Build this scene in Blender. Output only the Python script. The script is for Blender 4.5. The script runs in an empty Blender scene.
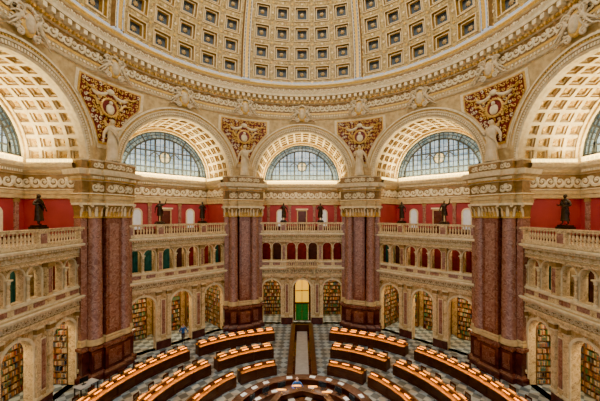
import bpy, math, random
from mathutils import Vector, Matrix
random.seed(7)
S=bpy.context.scene; COL=S.collection
pi=math.pi; rad=math.radians; sin=math.sin; cos=math.cos

# ------------------------------------------------------------ mesh builder
class MB:
    def __init__(s): s.v=[];s.f=[];s.m=[];s.s=[]
    def face(s,pts,m=0,sm=False):
        n=len(s.v); s.v+=[tuple(p) for p in pts]; s.f.append(tuple(range(n,n+len(pts)))); s.m.append(m); s.s.append(sm)
    def grid(s,P,m=0,sm=False):
        n=len(s.v); R=len(P); C=len(P[0])
        for r in P: s.v+=[tuple(p) for p in r]
        for i in range(R-1):
            for j in range(C-1):
                s.f.append((n+i*C+j,n+i*C+j+1,n+(i+1)*C+j+1,n+(i+1)*C+j))
                s.m.append(m(i,j) if callable(m) else m); s.s.append(sm)
    def box(s,x0,x1,y0,y1,z0,z1,m=0):
        n=len(s.v)
        s.v+=[(x0,y0,z0),(x1,y0,z0),(x1,y1,z0),(x0,y1,z0),(x0,y0,z1),(x1,y0,z1),(x1,y1,z1),(x0,y1,z1)]
        for f in ((3,2,1,0),(4,5,6,7),(0,1,5,4),(1,2,6,5),(2,3,7,6),(3,0,4,7)):
            s.f.append(tuple(n+i for i in f)); s.m.append(m); s.s.append(False)
    def lathe(s,prof,n=16,m=0,cx=0,cy=0,sm=True,a0=0,a1=2*pi):
        P=[[(cx+r*sin(a0+(a1-a0)*k/n),cy+r*cos(a0+(a1-a0)*k/n),z) for k in range(n+1)] for r,z in prof]
        s.grid(P,(lambda i,j:m[i]) if isinstance(m,(list,tuple)) else m,sm)
    def sweep(s,path,prof,m=0,sgn=1):
        N=len(path); mit=[]
        def nr(a,b):
            d=Vector((b[0]-a[0],b[1]-a[1])).normalized(); return Vector((d.y,-d.x))*sgn
        for i in range(N):
            n1=nr(path[max(i-1,0)],path[max(i-1,0)+1]); n2=nr(path[min(i,N-2)],path[min(i,N-2)+1])
            mit.append((n1+n2)/(1+n1.dot(n2)))
        P=[[(path[i][0]+mit[i].x*o,path[i][1]+mit[i].y*o,z) for i in range(N)] for o,z in prof]
        s.grid(P,(lambda i,j:m[i]) if isinstance(m,(list,tuple)) else m,False)
    def tube(s,pts,r,n=6,m=0):
        P=[]; L=len(pts)
        for i,p in enumerate(pts):
            p=Vector(p); t=(Vector(pts[min(i+1,L-1)])-Vector(pts[max(i-1,0)])).normalized()
            a=t.orthogonal() if abs(t.y)>.9 else t.cross(Vector((0,1,0)))
            a.normalize(); b=t.cross(a); rr=r(i/(L-1)) if callable(r) else r
            P.append([p+(a*cos(2*pi*k/n)+b*sin(2*pi*k/n))*rr for k in range(n+1)])
        s.grid(P,m,True)
    def sph(s,c,r,m=0,n=10,k=6):
        P=[]
        for i in range(k+1):
            t=-pi/2+pi*i/k
            P.append([(c[0]+r[0]*cos(t)*cos(2*pi*j/n),c[1]+r[1]*cos(t)*sin(2*pi*j/n),c[2]+r[2]*sin(t)) for j in range(n+1)])
        s.grid(P,m,True)
    def arc(s,r0,r1,a0,a1,z0,z1,m=0,n=None,cx=0,cy=0,top=None):
        n=n or max(2,int(abs(a1-a0)/rad(2.5)))
        A=[a0+(a1-a0)*k/n for k in range(n+1)]
        def L(r,z): return [(cx+r*sin(a),cy+r*cos(a),z) for a in A]
        s.grid([L(r0,z0),L(r0,z1)],m); s.grid([L(r1,z0),L(r1,z1)],m)
        s.grid([L(r0,z1),L(r1,z1)],m if top is None else top); s.grid([L(r0,z0),L(r1,z0)],m)
        for a in (a0,a1):
            s.face([(cx+r*sin(a),cy+r*cos(a),z) for r,z in ((r0,z0),(r1,z0),(r1,z1),(r0,z1))],m)
    def add(s,o,M=None):
        n=len(s.v)
        s.v+=[tuple(M@Vector(v)) for v in o.v] if M else list(o.v)
        s.f+=[tuple(i+n for i in f) for f in o.f]; s.m+=o.m; s.s+=o.s
    def mesh(s,name,mats):
        me=bpy.data.meshes.new(name); me.from_pydata(s.v,[],s.f)
        for m in mats: me.materials.append(m)
        me.polygons.foreach_set('material_index',s.m); me.polygons.foreach_set('use_smooth',s.s)
        me.update(); return me

def awall(mb,u0,u1,z0,z1,v0,v1,ops,m=0,mi=None,n=14,frame=None,fw=.12):
    mi=m if mi is None else mi
    x=u0
    for (c,h,zb,zs) in sorted(ops):
        for v in (v0,v1): mb.face([(x,v,z0),(c-h,v,z0),(c-h,v,z1),(x,v,z1)],m)
        if zb>z0:
            for v in (v0,v1): mb.face([(c-h,v,z0),(c+h,v,z0),(c+h,v,zb),(c-h,v,zb)],m)
            mb.face([(c-h,v0,zb),(c+h,v0,zb),(c+h,v1,zb),(c-h,v1,zb)],mi)
        A=[(c-h*cos(pi*k/n),zs+h*sin(pi*k/n)) for k in range(n+1)]
        for v in (v0,v1):
            mb.grid([[(a,v,b) for a,b in A],[(a,v,z1) for a,b in A]],m)
        B=[(c-h,zb)]+A+[(c+h,zb)]
        mb.grid([[(a,v0,b) for a,b in B],[(a,v1,b) for a,b in B]],mi)
        if frame is not None:
            def F(r,v): return [(c-r,v,zb)]+[(c-r*cos(pi*k/n),v,zs+r*sin(pi*k/n)) for k in range(n+1)]+[(c+r,v,zb)]
            mb.grid([F(h,v0),F(h,v0-.07),F(h+fw,v0-.07),F(h+fw,v0)],frame)
            mb.box(c-.09,c+.09,v0-.14,v0,zs+h-.03,zs+h+.26,frame)
        x=c+h
    for v in (v0,v1): mb.face([(x,v,z0),(u1,v,z0),(u1,v,z1),(x,v,z1)],m)
    for zz in (z0,z1): mb.face([(u0,v0,zz),(u1,v0,zz),(u1,v1,zz),(u0,v1,zz)],m)

# ------------------------------------------------------------ materials
def newmat(name):
    m=bpy.data.materials.new(name); m.use_nodes=True; nt=m.node_tree
    return m,nt,nt.nodes['Principled BSDF']
def col(c): return (c[0],c[1],c[2],1)
def ramp(nt,stops):
    r=nt.nodes.new('ShaderNodeValToRGB'); e=r.color_ramp.elements
    while len(e)<len(stops): e.new(.5)
    for i,(p,c) in enumerate(stops): e[i].position=p; e[i].color=col(c)
    return r
def mat(name,c1,c2=None,scale=4,rough=.55,bump=0,metal=0,dist=0,detail=4,lo=.35,hi=.65,mid=None,emis=None,es=0,stretch=None,stops=None):
    m,nt,b=newmat(name); c2=c2 or tuple(x*.75 for x in c1)
    tc=nt.nodes.new('ShaderNodeTexCoord'); n=nt.nodes.new('ShaderNodeTexNoise')
    src=tc.outputs['Object']
    if stretch:
        mp=nt.nodes.new('ShaderNodeMapping'); mp.inputs['Scale'].default_value=stretch
        nt.links.new(src,mp.inputs[0]); src=mp.outputs[0]
    nt.links.new(src,n.inputs['Vector'])
    n.inputs['Scale'].default_value=scale; n.inputs['Detail'].default_value=detail; n.inputs['Distortion'].default_value=dist
    st=stops or ([(lo,c1),(hi,c2)] if mid is None else [(lo,c1),((lo+hi)/2,mid),(hi,c2)])
    r=ramp(nt,st); nt.links.new(n.outputs['Fac'],r.inputs[0]); nt.links.new(r.outputs[0],b.inputs['Base Color'])
    b.inputs['Roughness'].default_value=rough; b.inputs['Metallic'].default_value=metal
    if bump:
        bp=nt.nodes.new('ShaderNodeBump'); bp.inputs['Strength'].default_value=bump; bp.inputs['Distance'].default_value=.1
        nt.links.new(n.outputs['Fac'],bp.inputs['Height']); nt.links.new(bp.outputs[0],b.inputs['Normal'])
    if es:
        b.inputs['Emission Color'].default_value=col(emis); b.inputs['Emission Strength'].default_value=es
    return m
def marble(name,base,dark,vein,scale=1.5,rough=.25):
    return mat(name,base,scale=scale,rough=rough,dist=.7,detail=10,stops=[(.28,dark),(.42,base),(.49,tuple(x*1.1 for x in base)),(.51,vein),(.54,base),(.62,dark),(.70,vein),(.74,base)])
def carved(name,c1,c2,scale=7,rough=.5,bump=.7):
    return mat(name,c2,c1,scale,rough,bump,0,.8,2,.40,.56)

CREAM=mat('cream_plaster',(.60,.44,.20),(.43,.295,.115),3,.6,.2)
CREAML=mat('pale_plaster',(.82,.70,.45),(.66,.53,.29),4,.6,.15)
GOLD=mat('gilding',(.76,.48,.10),(.54,.31,.05),8,.35,.2,.2)
ORN=carved('carved_plaster',(.70,.52,.25),(.22,.12,.04),5)
ORNS=carved('carved_plaster_fine',(.70,.52,.24),(.26,.15,.05),8)
TANG=mat('tan_frieze_ground',(.29,.165,.055),(.20,.11,.032),4,.6)
REDF=mat('crimson_mosaic',(.17,.014,.016),(.11,.009,.011),4,.5)
SIENA=marble('siena_marble',(.60,.425,.19),(.38,.235,.09),(.16,.09,.04),2.4)
SIENAL=marble('light_siena_marble',(.75,.575,.305),(.54,.38,.165),(.28,.165,.075),3.2)
ROUGE=marble('red_brown_marble',(.18,.072,.055),(.115,.042,.034),(.27,.14,.10),2.6,.15)
ROUGEL=marble('rose_marble',(.275,.125,.092),(.18,.072,.054),(.40,.24,.175),2.6,.15)
MAROON=mat('dark_maroon_marble',(.105,.035,.034),(.06,.02,.02),2,.18,0,0,1,6)
RED=mat('red_wall_paint',(.33,.030,.040),(.27,.022,.032),1,.6)
DOMEF=carved('dome_field_relief',(.46,.33,.105),(.22,.14,.04),6,bump=.4)
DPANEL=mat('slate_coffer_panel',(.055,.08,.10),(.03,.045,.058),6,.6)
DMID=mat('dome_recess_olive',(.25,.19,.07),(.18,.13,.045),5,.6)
DFR=mat('coffer_frame_cream',(.82,.67,.37),(.68,.50,.23),6,.5)
RIBB=mat('rib_slate_blue',(.10,.14,.17),(.06,.09,.12),6,.5)
BAR_GOLD=carved('vault_gold_panel',(.84,.62,.24),(.52,.33,.09),6)
BRONZE=mat('dark_bronze',(.06,.040,.026),(.03,.019,.012),8,.32,.1,.6)
WHITEST=mat('statue_plaster',(.68,.56,.36),(.48,.37,.20),3,.6,.1)
WOOD=mat('mahogany',(.085,.028,.013),(.042,.013,.007),3,.3,0,0,.5,4,stretch=(1,1,6))
WOODT=mat('desk_leather_top',(.55,.27,.06),(.43,.20,.04),6,.6)
WOODC=mat('dark_counter_top',(.11,.055,.033),(.07,.032,.02),5,.22)
WOODL=mat('oak_shelf',(.18,.09,.04),(.11,.05,.02),4,.45)
DARK=mat('dark_frame',(.02,.02,.025),(.012,.012,.014),5,.5)
LEAD=mat('window_leading',(.028,.036,.045),(.016,.022,.028),5,.5)
GREEN=mat('green_leather',(.03,.26,.05),(.02,.17,.04),6,.4)
BRASS=mat('brass',(.45,.30,.10),(.35,.22,.07),8,.3,0,.8)
PAPER=mat('paper',(.66,.67,.67),(.55,.56,.57),8,.7)
GREYM=mat('grey_marble_paving',(.46,.45,.46),(.36,.35,.36),3,.4)
AMBER=mat('amber_lamp_shade',(.9,.36,.04),(.85,.30,.03),5,.4,emis=(1,.38,.03),es=2.2)
COVE=mat('cove_lamp_glow',(1,.8,.4),(1,.75,.3),5,.5,emis=(1,.76,.25),es=6)
GLOWY=mat('lit_amber_glass',(1,.55,.03),(.9,.45,.02),1.5,.4,emis=(1,.55,.02),es=1.5)
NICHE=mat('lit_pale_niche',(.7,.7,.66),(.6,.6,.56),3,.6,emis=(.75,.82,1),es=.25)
SCREEN=mat('screen_black',(.02,.025,.03),(.01,.012,.016),5,.2)
SKIN=mat('skin',(.55,.34,.25),(.5,.3,.21),8,.6)
BLUE=mat('blue_cloth',(.03,.12,.42),(.02,.09,.32),8,.8)
BLACKC=mat('dark_cloth',(.03,.03,.04),(.02,.02,.03),8,.8)
HAIR=mat('brown_hair',(.05,.03,.02),(.03,.018,.012),12,.7)
SEAL=mat('stained_glass_seal',(.55,.40,.16),(.10,.20,.36),6,.3,lo=.4,hi=.6,emis=(.42,.36,.20),es=.6)
def window_glass(name,s,bwid,c1,c2,mort,es,dk=(.30,.46,.58)):
    m,nt,b=newmat(name); tc=nt.nodes.new('ShaderNodeTexCoord')
    mp=nt.nodes.new('ShaderNodeMapping'); mp.inputs['Rotation'].default_value=(pi/2,0,0); nt.links.new(tc.outputs['Object'],mp.inputs[0])
    br=nt.nodes.new('ShaderNodeTexBrick'); br.inputs['Scale'].default_value=s; br.offset=0; br.inputs['Mortar Size'].default_value=.07
    br.inputs['Brick Width'].default_value=bwid; br.inputs['Row Height'].default_value=.9
    br.inputs['Color1'].default_value=col(c1); br.inputs['Color2'].default_value=col(c2); br.inputs['Mortar'].default_value=col(mort)
    nt.links.new(mp.outputs[0],br.inputs['Vector'])
    n=nt.nodes.new('ShaderNodeTexNoise'); n.inputs['Scale'].default_value=1.3; n.inputs['Detail'].default_value=5; nt.links.new(tc.outputs['Object'],n.inputs['Vector'])
    r=ramp(nt,[(.42,dk),(.58,(1,1,1))]); nt.links.new(n.outputs['Fac'],r.inputs[0])
    mx=nt.nodes.new('ShaderNodeMix'); mx.data_type='RGBA'; mx.blend_type='MULTIPLY'; mx.inputs[0].default_value=1
    nt.links.new(br.outputs['Color'],mx.inputs[6]); nt.links.new(r.outputs[0],mx.inputs[7])
    nt.links.new(mx.outputs[2],b.inputs['Emission Color']); b.inputs['Emission Strength'].default_value=es
    b.inputs['Base Color'].default_value=(.10,.14,.18,1); b.inputs['Roughness'].default_value=.2
    return m
GLASS=window_glass('leaded_window_glass',6,.7,(.46,.62,.76),(.86,.93,.97),(.10,.15,.20),2.0,(.40,.55,.66))
GLASSB=window_glass('border_window_glass',7,.7,(.08,.26,.36),(.70,.70,.50),(.04,.07,.09),1.3)
def floor_mat():
    m,nt,b=newmat('marble_tile_floor'); tc=nt.nodes.new('ShaderNodeTexCoord')
    mp=nt.nodes.new('ShaderNodeMapping'); mp.inputs['Rotation'].default_value=(0,0,pi/4); nt.links.new(tc.outputs['Object'],mp.inputs[0])
    c=nt.nodes.new('ShaderNodeTexChecker'); c.inputs['Scale'].default_value=1.9
    c.inputs['Color1'].default_value=(.36,.45,.52,1); c.inputs['Color2'].default_value=(.10,.14,.18,1)
    nt.links.new(mp.outputs[0],c.inputs[0])
    c2=nt.nodes.new('ShaderNodeTexChecker'); c2.inputs['Scale'].default_value=.6
    c2.inputs['Color1'].default_value=(1,1,1,1); c2.inputs['Color2'].default_value=(.88,.76,.66,1); nt.links.new(tc.outputs['Object'],c2.inputs[0])
    mx=nt.nodes.new('ShaderNodeMix'); mx.data_type='RGBA'; mx.blend_type='MULTIPLY'; mx.inputs[0].default_value=1
    nt.links.new(c.outputs[0],mx.inputs[6]); nt.links.new(c2.outputs[0],mx.inputs[7]); nt.links.new(mx.outputs[2],b.inputs['Base Color'])
    b.inputs['Roughness'].default_value=.3
    return m
FLOOR=floor_mat()

# ------------------------------------------------------------ object helpers
def obj(name,me,parent=None,loc=(0,0,0),rz=0,label=None,cat=None,group=None,kind=None):
    o=bpy.data.objects.new(name,me); COL.objects.link(o)
    if parent: o.parent=parent
    o.location=loc; o.rotation_euler=(0,0,rz)
    if label:o['label']=label
    if cat:o['category']=cat
    if group:o['group']=group
    if kind:o['kind']=kind
    return o
def clone(root,loc,rz=0,scale=None,label=None,group=None):
    r=root.copy(); COL.objects.link(r); r.location=loc; r.rotation_euler=(0,0,rz)
    if scale: r.scale=(scale,)*3
    if label:r['label']=label
    if group:r['group']=group
    for ch in root.children:
        c=ch.copy(); COL.objects.link(c); c.parent=r
    return r
def pol(az,r,z=0): return (r*sin(az),r*cos(az),z)
BAYS=[('back',0),('back_left',-45),('back_right',45),('left',-90),('right',90)]
PIERS=[-22.5,22.5,-67.5,67.5]
tn=[0]
def trim(me,rz,label,cat='moulding'):
    tn[0]+=1
    return obj('trim_%d'%tn[0],me,rz=rz,label=label,cat=cat,kind='structure')
def motif(w,h,m=0):
    b=MB(); r0=h*.42
    for sx in (-1,1):
        b.tube([(sx*(w*.27+r0*(1-t*.85)*cos(t*9+2.2)),-.02,(r0*(1-t*.85)*sin(t*9+2.2))) for t in [i/14 for i in range(15)]],lambda t:h*.10*(1-.4*t),4,m)
        b.tube([(sx*w*.05,-.02,-h*.3),(sx*w*.2,-.04,-h*.42),(sx*w*.42,-.03,-h*.36),(sx*w*.5,-.02,-h*.1)],h*.07,4,m)
        b.sph((sx*w*.27,-.02,0),(h*.1,h*.1,h*.1),m,6,4)
    b.sph((0,-.02,0),(h*.16,h*.12,h*.30),m,6,4)
    b.sph((0,-.02,h*.3),(h*.22,h*.08,h*.10),m,6,4)
    return b
def frieze(mb,x0,x1,y,z,h,m,ratio=2.0):
    n=max(1,round((x1-x0)/(h*ratio))); w=(x1-x0)/n; mo=motif(w,h,m)
    for i in range(n): mb.add(mo,Matrix.Translation((x0+w*(i+.5),y,z)))

A=15.8; RI=5.0; RO=5.9; ZC=15.86; BV=20.0; RR=15.6; ZT=22.4
def SR(phi,z):
    w=max(0,min(1,(z-ZC)/(ZT-ZC)))**2
    return min(A/cos(phi),16.45)*(1-w)+RR*w

# ------------------------------------------------------------ floor
mb=MB(); N=64
mb.face([(24*cos(2*pi*k/N),24*sin(2*pi*k/N),0) for k in range(N)],0)
obj('floor',mb.mesh('floor',[FLOOR]),label='grey and blue marble tiled floor',cat='floor',kind='structure')

# ------------------------------------------------------------ arcade wall per bay
mats_w=[SIENA,SIENAL,CREAM,TANG,MAROON,RED,CREAML,ROUGEL]
mb=MB(); V0=15.95; V1=16.5; W=4.78
g_ops=[(-3.3,1.0,0,3.85),(0,.97,0,3.85),(3.3,1.0,0,3.85)]
awall(mb,-W,W,0,5.3,V0,V1,g_ops,0,1,frame=6,fw=.16)
UO=(-3.92,-2.76,-1.18,0,1.18,2.76,3.92)
u_ops=[(c,.49,6.95,8.40) for c in UO]
awall(mb,-W,W,6.25,9.3,V0+.1,V1,u_ops,0,1,frame=6,fw=.07)
for c0,c1 in ((-W,-4.33),(-2.27,-1.0),(1.0,2.27),(4.33,W)):
    mb.box(c0,c1,V0-.12,V0+.1,0,.75,4)
    mb.box(c0,c1,V0-.16,V0+.1,.75,.85,1)
for c in (-2.1,-1.2,1.2,2.1,-4.56,4.56):
    mb.box(c-.14,c+.14,V0-.16,V0,.85,4.75,1); mb.box(c-.2,c+.2,V0-.2,V0,.85,1.02,6)
    mb.box(c-.18,c+.18,V0-.2,V0,4.7,4.82,6); mb.box(c-.22,c+.22,V0-.25,V0,4.82,5.12,3); mb.box(c-.25,c+.25,V0-.28,V0,5.12,5.22,6)
for c in (-1.65,1.65):
    mb.box(c-.2,c+.2,V0-.05,V0,1.2,4.4,6); mb.box(c-.14,c+.14,V0-.08,V0,1.28,4.32,7)
pth=[(-W,V0),(W,V0)]
mb.sweep(pth,[(.05,5.2),(.22,5.22),(.22,5.42),(.27,5.42),(.27,5.55),(.2,5.58),(.2,5.9),(.3,5.95),(.5,6.05),(.55,6.2),(.5,6.28),(0,6.3)],[2,1,2,1,2,3,1,2,6,6,2])
frieze(mb,-W+.05,W-.05,V0-.21,5.74,.28,6)
for i in range(48):
    u=-W+.1+i*(2*W-.2)/47; mb.box(u-.05,u+.05,V0-.42,V0-.2,5.9,6.02,6)
mb.box(-W,W,V0-.28,V0+.1,6.3,6.4,6); mb.box(-W,W,V0-.2,V0+.1,6.4,6.8,1); mb.box(-W,W,V0-.28,V0+.1,6.8,6.92,6)
for c in UO: mb.box(c-.38,c+.38,V0-.23,V0-.19,6.47,6.74,7)
for c in (-1.97,1.97):
    mb.box(c-.2,c+.2,V0-.2,V0+.1,6.92,8.95,0); mb.box(c-.12,c+.12,V0-.23,V0,7.1,8.6,7)
    mb.box(c-.26,c+.26,V0-.3,V0+.1,8.72,8.98,3)
mb.sweep(pth,[(0,8.98),(.22,9.0),(.22,9.15),(.28,9.18),(.2,9.22),(.2,9.6),(.32,9.66),(.52,9.76),(.55,9.88),(.5,9.95),(0,9.98)],[2,1,1,2,2,3,1,6,6,2])
frieze(mb,-W+.05,W-.05,V0-.21,9.4,.3,6)
for i in range(48):
    u=-W+.1+i*(2*W-.2)/47; mb.box(u-.05,u+.05,V0-.42,V0-.2,9.6,9.72,6)
arc_me=mb.mesh('arcade_wall',mats_w)
for nm,az in BAYS:
    obj('wall_'+nm,arc_me,rz=-rad(az),label='two-storey veined yellow marble arcade wall with arched openings',cat='wall',kind='structure')

# ------------------------------------------------------------ alcove: slabs, back wall
mb=MB()
mb.box(-4.9,4.9,V1,BV,6.0,6.25,2); mb.box(-4.9,4.9,V0,BV,9.78,10.0,2)
mb.face([(-4.9,BV-.1,0),(4.9,BV-.1,0),(4.9,BV-.1,6),(-4.9,BV-.1,6)],0)
mb.face([(-4.9,17.7,6.2),(4.9,17.7,6.2),(4.9,17.7,9.8),(-4.9,17.7,9.8)],1)
mb.box(-4.9,4.9,BV-.05,BV+.15,10,13.15,5)
mb.box(-4.9,4.9,BV-.12,BV,10,10.5,4)
for sx in (-1,1):
    mb.face([(sx*4.7,15.9,10),(sx*4.7,BV,10),(sx*4.7,BV,13.2),(sx*4.7,15.9,13.2)],5)
    mb.box(min(sx*4.7,sx*4.64),max(sx*4.7,sx*4.64),16.6,BV,10,10.5,4)
    mb.box(min(sx*4.6,sx*5.35),max(sx*4.6,sx*5.35),16.0,BV+.1,15.62,15.87,6)
for c in (-2.65,2.65):
    n=12
    def R(r,v): return [(c-r,v,10.5)]+[(c-r*cos(pi*k/n),v,12.1+r*sin(pi*k/n)) for k in range(n+1)]+[(c+r,v,10.5)]
    mb.grid([R(.34,BV-.06),R(.34,BV-.13),R(.48,BV-.13),R(.48,BV-.05)],6)
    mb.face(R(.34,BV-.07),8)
mb.box(-.62,.62,BV-.13,BV-.05,10,12.5,2); mb.box(-.5,.5,BV-.15,BV-.1,10,12.35,4)
mb.box(-.75,.75,BV-.2,BV-.05,12.5,12.65,6)
for c in (-4.1,-1.5,1.5,4.1):
    mb.box(c-.16,c+.16,BV-.13,BV-.05,10.5,12.85,7); mb.box(c-.2,c+.2,BV-.17,BV-.05,12.85,13.15,3)
pth=[(-4.7,16.0),(-4.7,BV-.05),(4.7,BV-.05),(4.7,16.0)]
mb.sweep(pth,[(0,13.1),(.12,13.12),(.12,13.4),(.17,13.42),(.17,13.65),(.25,13.72),(.12,13.78),(.12,14.8),(.2,14.85),(.3,14.95),(.3,15.1),(.6,15.3),(.66,15.5),(.6,15.6),(.0,15.66)],[6,2,6,2,6,6,3,6,2,2,6,6,6,6])
frieze(mb,-4.5,4.5,BV-.2,14.28,.9,6,1.6)
t=MB(); frieze(t,-1.9,1.9,0,14.28,.9,6,1.6)
mb.add(t,Matrix.Translation((-4.56,18,0))@Matrix.Rotation(pi/2,4,'Z')); mb.add(t,Matrix.Translation((4.56,18,0))@Matrix.Rotation(-pi/2,4,'Z'))
for i in range(50):
    u=-4.1+i*8.2/49; mb.box(u-.05,u+.05,BV-.48,BV-.3,14.95,15.12,6)
mats_a=mats_w[:]; mats_a.append(NICHE)
alc=mb.mesh('alcove',mats_a)
for nm,az in BAYS:
    obj('wall_gallery_'+nm,alc,rz=-rad(az),label='red gallery wall with gilded carved entablature and pale niches',cat='wall',kind='structure')

# barrel vault with coffers, lunette wall
mb=MB(); NA=18; ND=4
def bp(th,v,d=0): r=RI+d; return (r*cos(th),v,ZC+r*sin(th))
v0=15.9; v1=BV
for i in range(NA):
    for j in range(ND):
        t0,t1=pi*i/NA,pi*(i+1)/NA; a0=v0+(v1-v0)*j/ND; a1=v0+(v1-v0)*(j+1)/ND
        st=[(0,0,0),(.12,0,0),(.12,.16,1),(.20,.16,0),(.20,.34,1),(.42,.34,2),(.42,.26,2)]
        def ring(ins,d):
            return [bp(t0+(t1-t0)*x,a0+(a1-a0)*y,d) for x,y in ((ins,ins),(1-ins,ins),(1-ins,1-ins),(ins,1-ins),(ins,ins))]
        for k in range(len(st)-1):
            mb.grid([ring(st[k][0],st[k][1]),ring(st[k+1][0],st[k+1][1])],st[k+1][2])
        mb.face(ring(.42,.26)[:4],3)
vault=mb.mesh('vault',[CREAML,CREAM,BAR_GOLD,GOLD])
for nm,az in BAYS:
    obj('ceiling_vault_'+nm,vault,rz=-rad(az),label='coffered cream and gold barrel vault over the gallery',cat='ceiling',kind='structure')
def archband(mb,prof,n=48,mm=None):
    P=[]
    for r,v in prof: P.append([(r*cos(pi*k/n),v,ZC+r*sin(pi*k/n)) for k in range(n+1)])
    mb.grid(P,(lambda i,j:mm[i]) if mm else 0,False)
mb=MB()
archband(mb,[(RI,16.2),(RI,15.66),(RI+.14,15.58),(RI+.18,15.7),(RI+.42,15.66),(RI+.44,15.54),(RI+.56,15.5),(RI+.58,15.6),(RI+.66,15.6),(RI+.70,15.44),(RI+.84,15.44),(RO,15.62),(RO+.03,16.2)],60,[0,0,1,3,1,0,1,3,1,0,0,1])
for k in range(90):
    t=pi*(k+.5)/90; M=Matrix.Translation((0,0,ZC))@Matrix.Rotation(-t+pi/2,4,'Y')
    b=MB(); b.box(-.05,.05,15.48,15.62,RI+.57,RI+.67,2); b.box(-.055,.055,15.58,15.70,RI+.2,RI+.4,0); mb.add(b,M)
archv=mb.mesh('archivolt',[CREAML,CREAM,GOLD,TANG])
for nm,az in BAYS: trim(archv,-rad(az),'cream moulded arch surround with gilded bead','arch')
mb=MB(); WR=4.58
archband(mb,[(RI+.05,BV-.03),(RI-.05,BV-.25),(RI-.12,BV-.25),(RI-.14,BV-.1),(WR+.08,BV-.1),(WR+.05,BV-.18),(WR,BV-.18),(WR,BV+.12)],48,[0,0,0,3,0,0,0])
mb.box(-RI,RI,BV-.12,BV+.1,15.6,ZC+.22,0)
lun=mb.mesh('lunette_frame',[CREAML,CREAM,GOLD,BAR_GOLD])
for nm,az in BAYS: trim(lun,-rad(az),'gilded plaster band framing the lunette window','window surround')
mb=MB(); n=40; WB=WR-.75
def semi(r,v): return [(r*cos(pi*k/n),v,ZC+.02+r*sin(pi*k/n)) for k in range(n+1)]
mb.face(semi(WB,BV+.08),0); mb.grid([semi(WB,BV+.08),semi(WR,BV+.08)],2)
for r,w in ((WR-.05,.08),(WB,.08),(WB+.38,.035)):
    mb.grid([[(rr*cos(pi*k/n),vv,ZC+.02+rr*sin(pi*k/n)) for k in range(n+1)] for rr,vv in ((r-w,BV+.07),(r-w,BV-.02),(r+w,BV-.02),(r+w,BV+.07))],1)
for i in range(-8,9):
    u=i*.46; w=.085 if i%2==0 else .028
    if abs(u)<WB:
        h=math.sqrt(max(0,WB**2-u*u)); mb.box(u-w,u+w,BV-.02,BV+.06,ZC+.2,ZC+h,1)
mb.box(-WR,WR,BV-.02,BV+.06,ZC+.2,ZC+.36,1)
mb.face([(-WB,BV+.07,ZC+.3),(WB,BV+.07,ZC+.3),(WB-.12,BV+.07,ZC+.85),(-WB+.12,BV+.07,ZC+.85)],2)
for zz in (.85,1.4,1.95,2.5,3.0):
    h=math.sqrt(WB**2-zz*zz)-.03; w=.06 if zz in (.85,2.5) else .025; mb.box(-h,h,BV-.01,BV+.06,ZC+zz-w,ZC+zz+w,1)
for k in range(1,30):
    t=pi*k/30
    b=MB(); w=.06 if k%5==0 else .022; b.box(-w,w,BV,BV+.06,WB,WR,1); mb.add(b,Matrix.Translation((0,0,ZC+.02))@Matrix.Rotation(-t+pi/2,4,'Y'))
mb.grid([[(r*cos(2*pi*k/24),BV+vv,ZC+1.9+r*sin(2*pi*k/24)) for k in range(25)] for r,vv in ((.62,.0),(.62,-.04),(.5,-.04),(.5,.0),(.001,.0))],lambda i,j:(1,1,1,3)[i])
for sx in (-1,1):
    mb.tube([(sx*(.55+1.0*t),BV,ZC+1.95+.5*sin(t*3.4)*(1-t*.4)) for t in [i/10 for i in range(11)]],.055,4,1)
win=mb.mesh('lunette_window',[GLASS,LEAD,GLASSB,SEAL])
for i,(nm,az) in enumerate(BAYS):
    obj('window_%d'%(i+1),win,rz=-rad(az),label='semicircular leaded stained glass window with dark mullions',cat='window',kind='structure')
mb=MB()
for i in range(26):
    u=-4.1+i*8.2/25
    mb.box(u-.14,u+.14,BV-.42,BV-.3,15.68,15.96,0)
for sx in (-1,1):
    for i in range(10):
        v=16.4+i*.33; mb.box(min(sx*4.5,sx*4.4),max(sx*4.5,sx*4.4),v-.12,v+.12,15.68,15.9,0)
cove=mb.mesh('cove_light_strip',[COVE])
for nm,az in BAYS:
    obj('cove_light_strip',cove,rz=-rad(az),label='row of warm yellow lamps along the cornice ledge',cat='light strip',group='cornice lamps')

# ------------------------------------------------------------ spandrels
mb=MB(); n=72; TK=8
UM=A*math.tan(rad(22.5)); P=[]
angs=[pi*k/n for k in range(n+1)]
for extra in (math.atan2(ZT-ZC,UM),pi-math.atan2(ZT-ZC,UM)): angs.append(extra)
angs.sort()
for j in range(TK+1):
    row=[]
    for t in angs:
        c,s_=cos(t),sin(t)
        L=min(UM/abs(c) if abs(c)>1e-6 else 1e9,(ZT-ZC)/s_ if s_>1e-6 else 1e9)
        rr=(RI+.1)+(L-RI-.1)*j/TK
        u=rr*c; z=ZC+rr*s_; phi=math.atan2(u,A); R_=SR(phi,z)+(.12 if j==0 else 0)
        row.append((R_*sin(phi),R_*cos(phi),z))
    P.append(row)
mb.grid(P,0,True)
sp=mb.mesh('spandrel',[CREAM])
for nm,az in BAYS: obj('wall_spandrel_'+nm,sp,rz=-rad(az),label='curved cream plaster spandrel wall above the arch',cat='wall',kind='structure')
def dlim(z,off,cap):
    u=math.sqrt(max(0,(RO+off)**2-(z-ZC)**2)); return min(rad(22.5)-math.atan2(u,A),cap)
def pp(d,z,dr):
    r=SR(rad(22.5)-abs(d),z)-dr
    return (r*sin(d),r*cos(d),z)
mb=MB()
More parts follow.
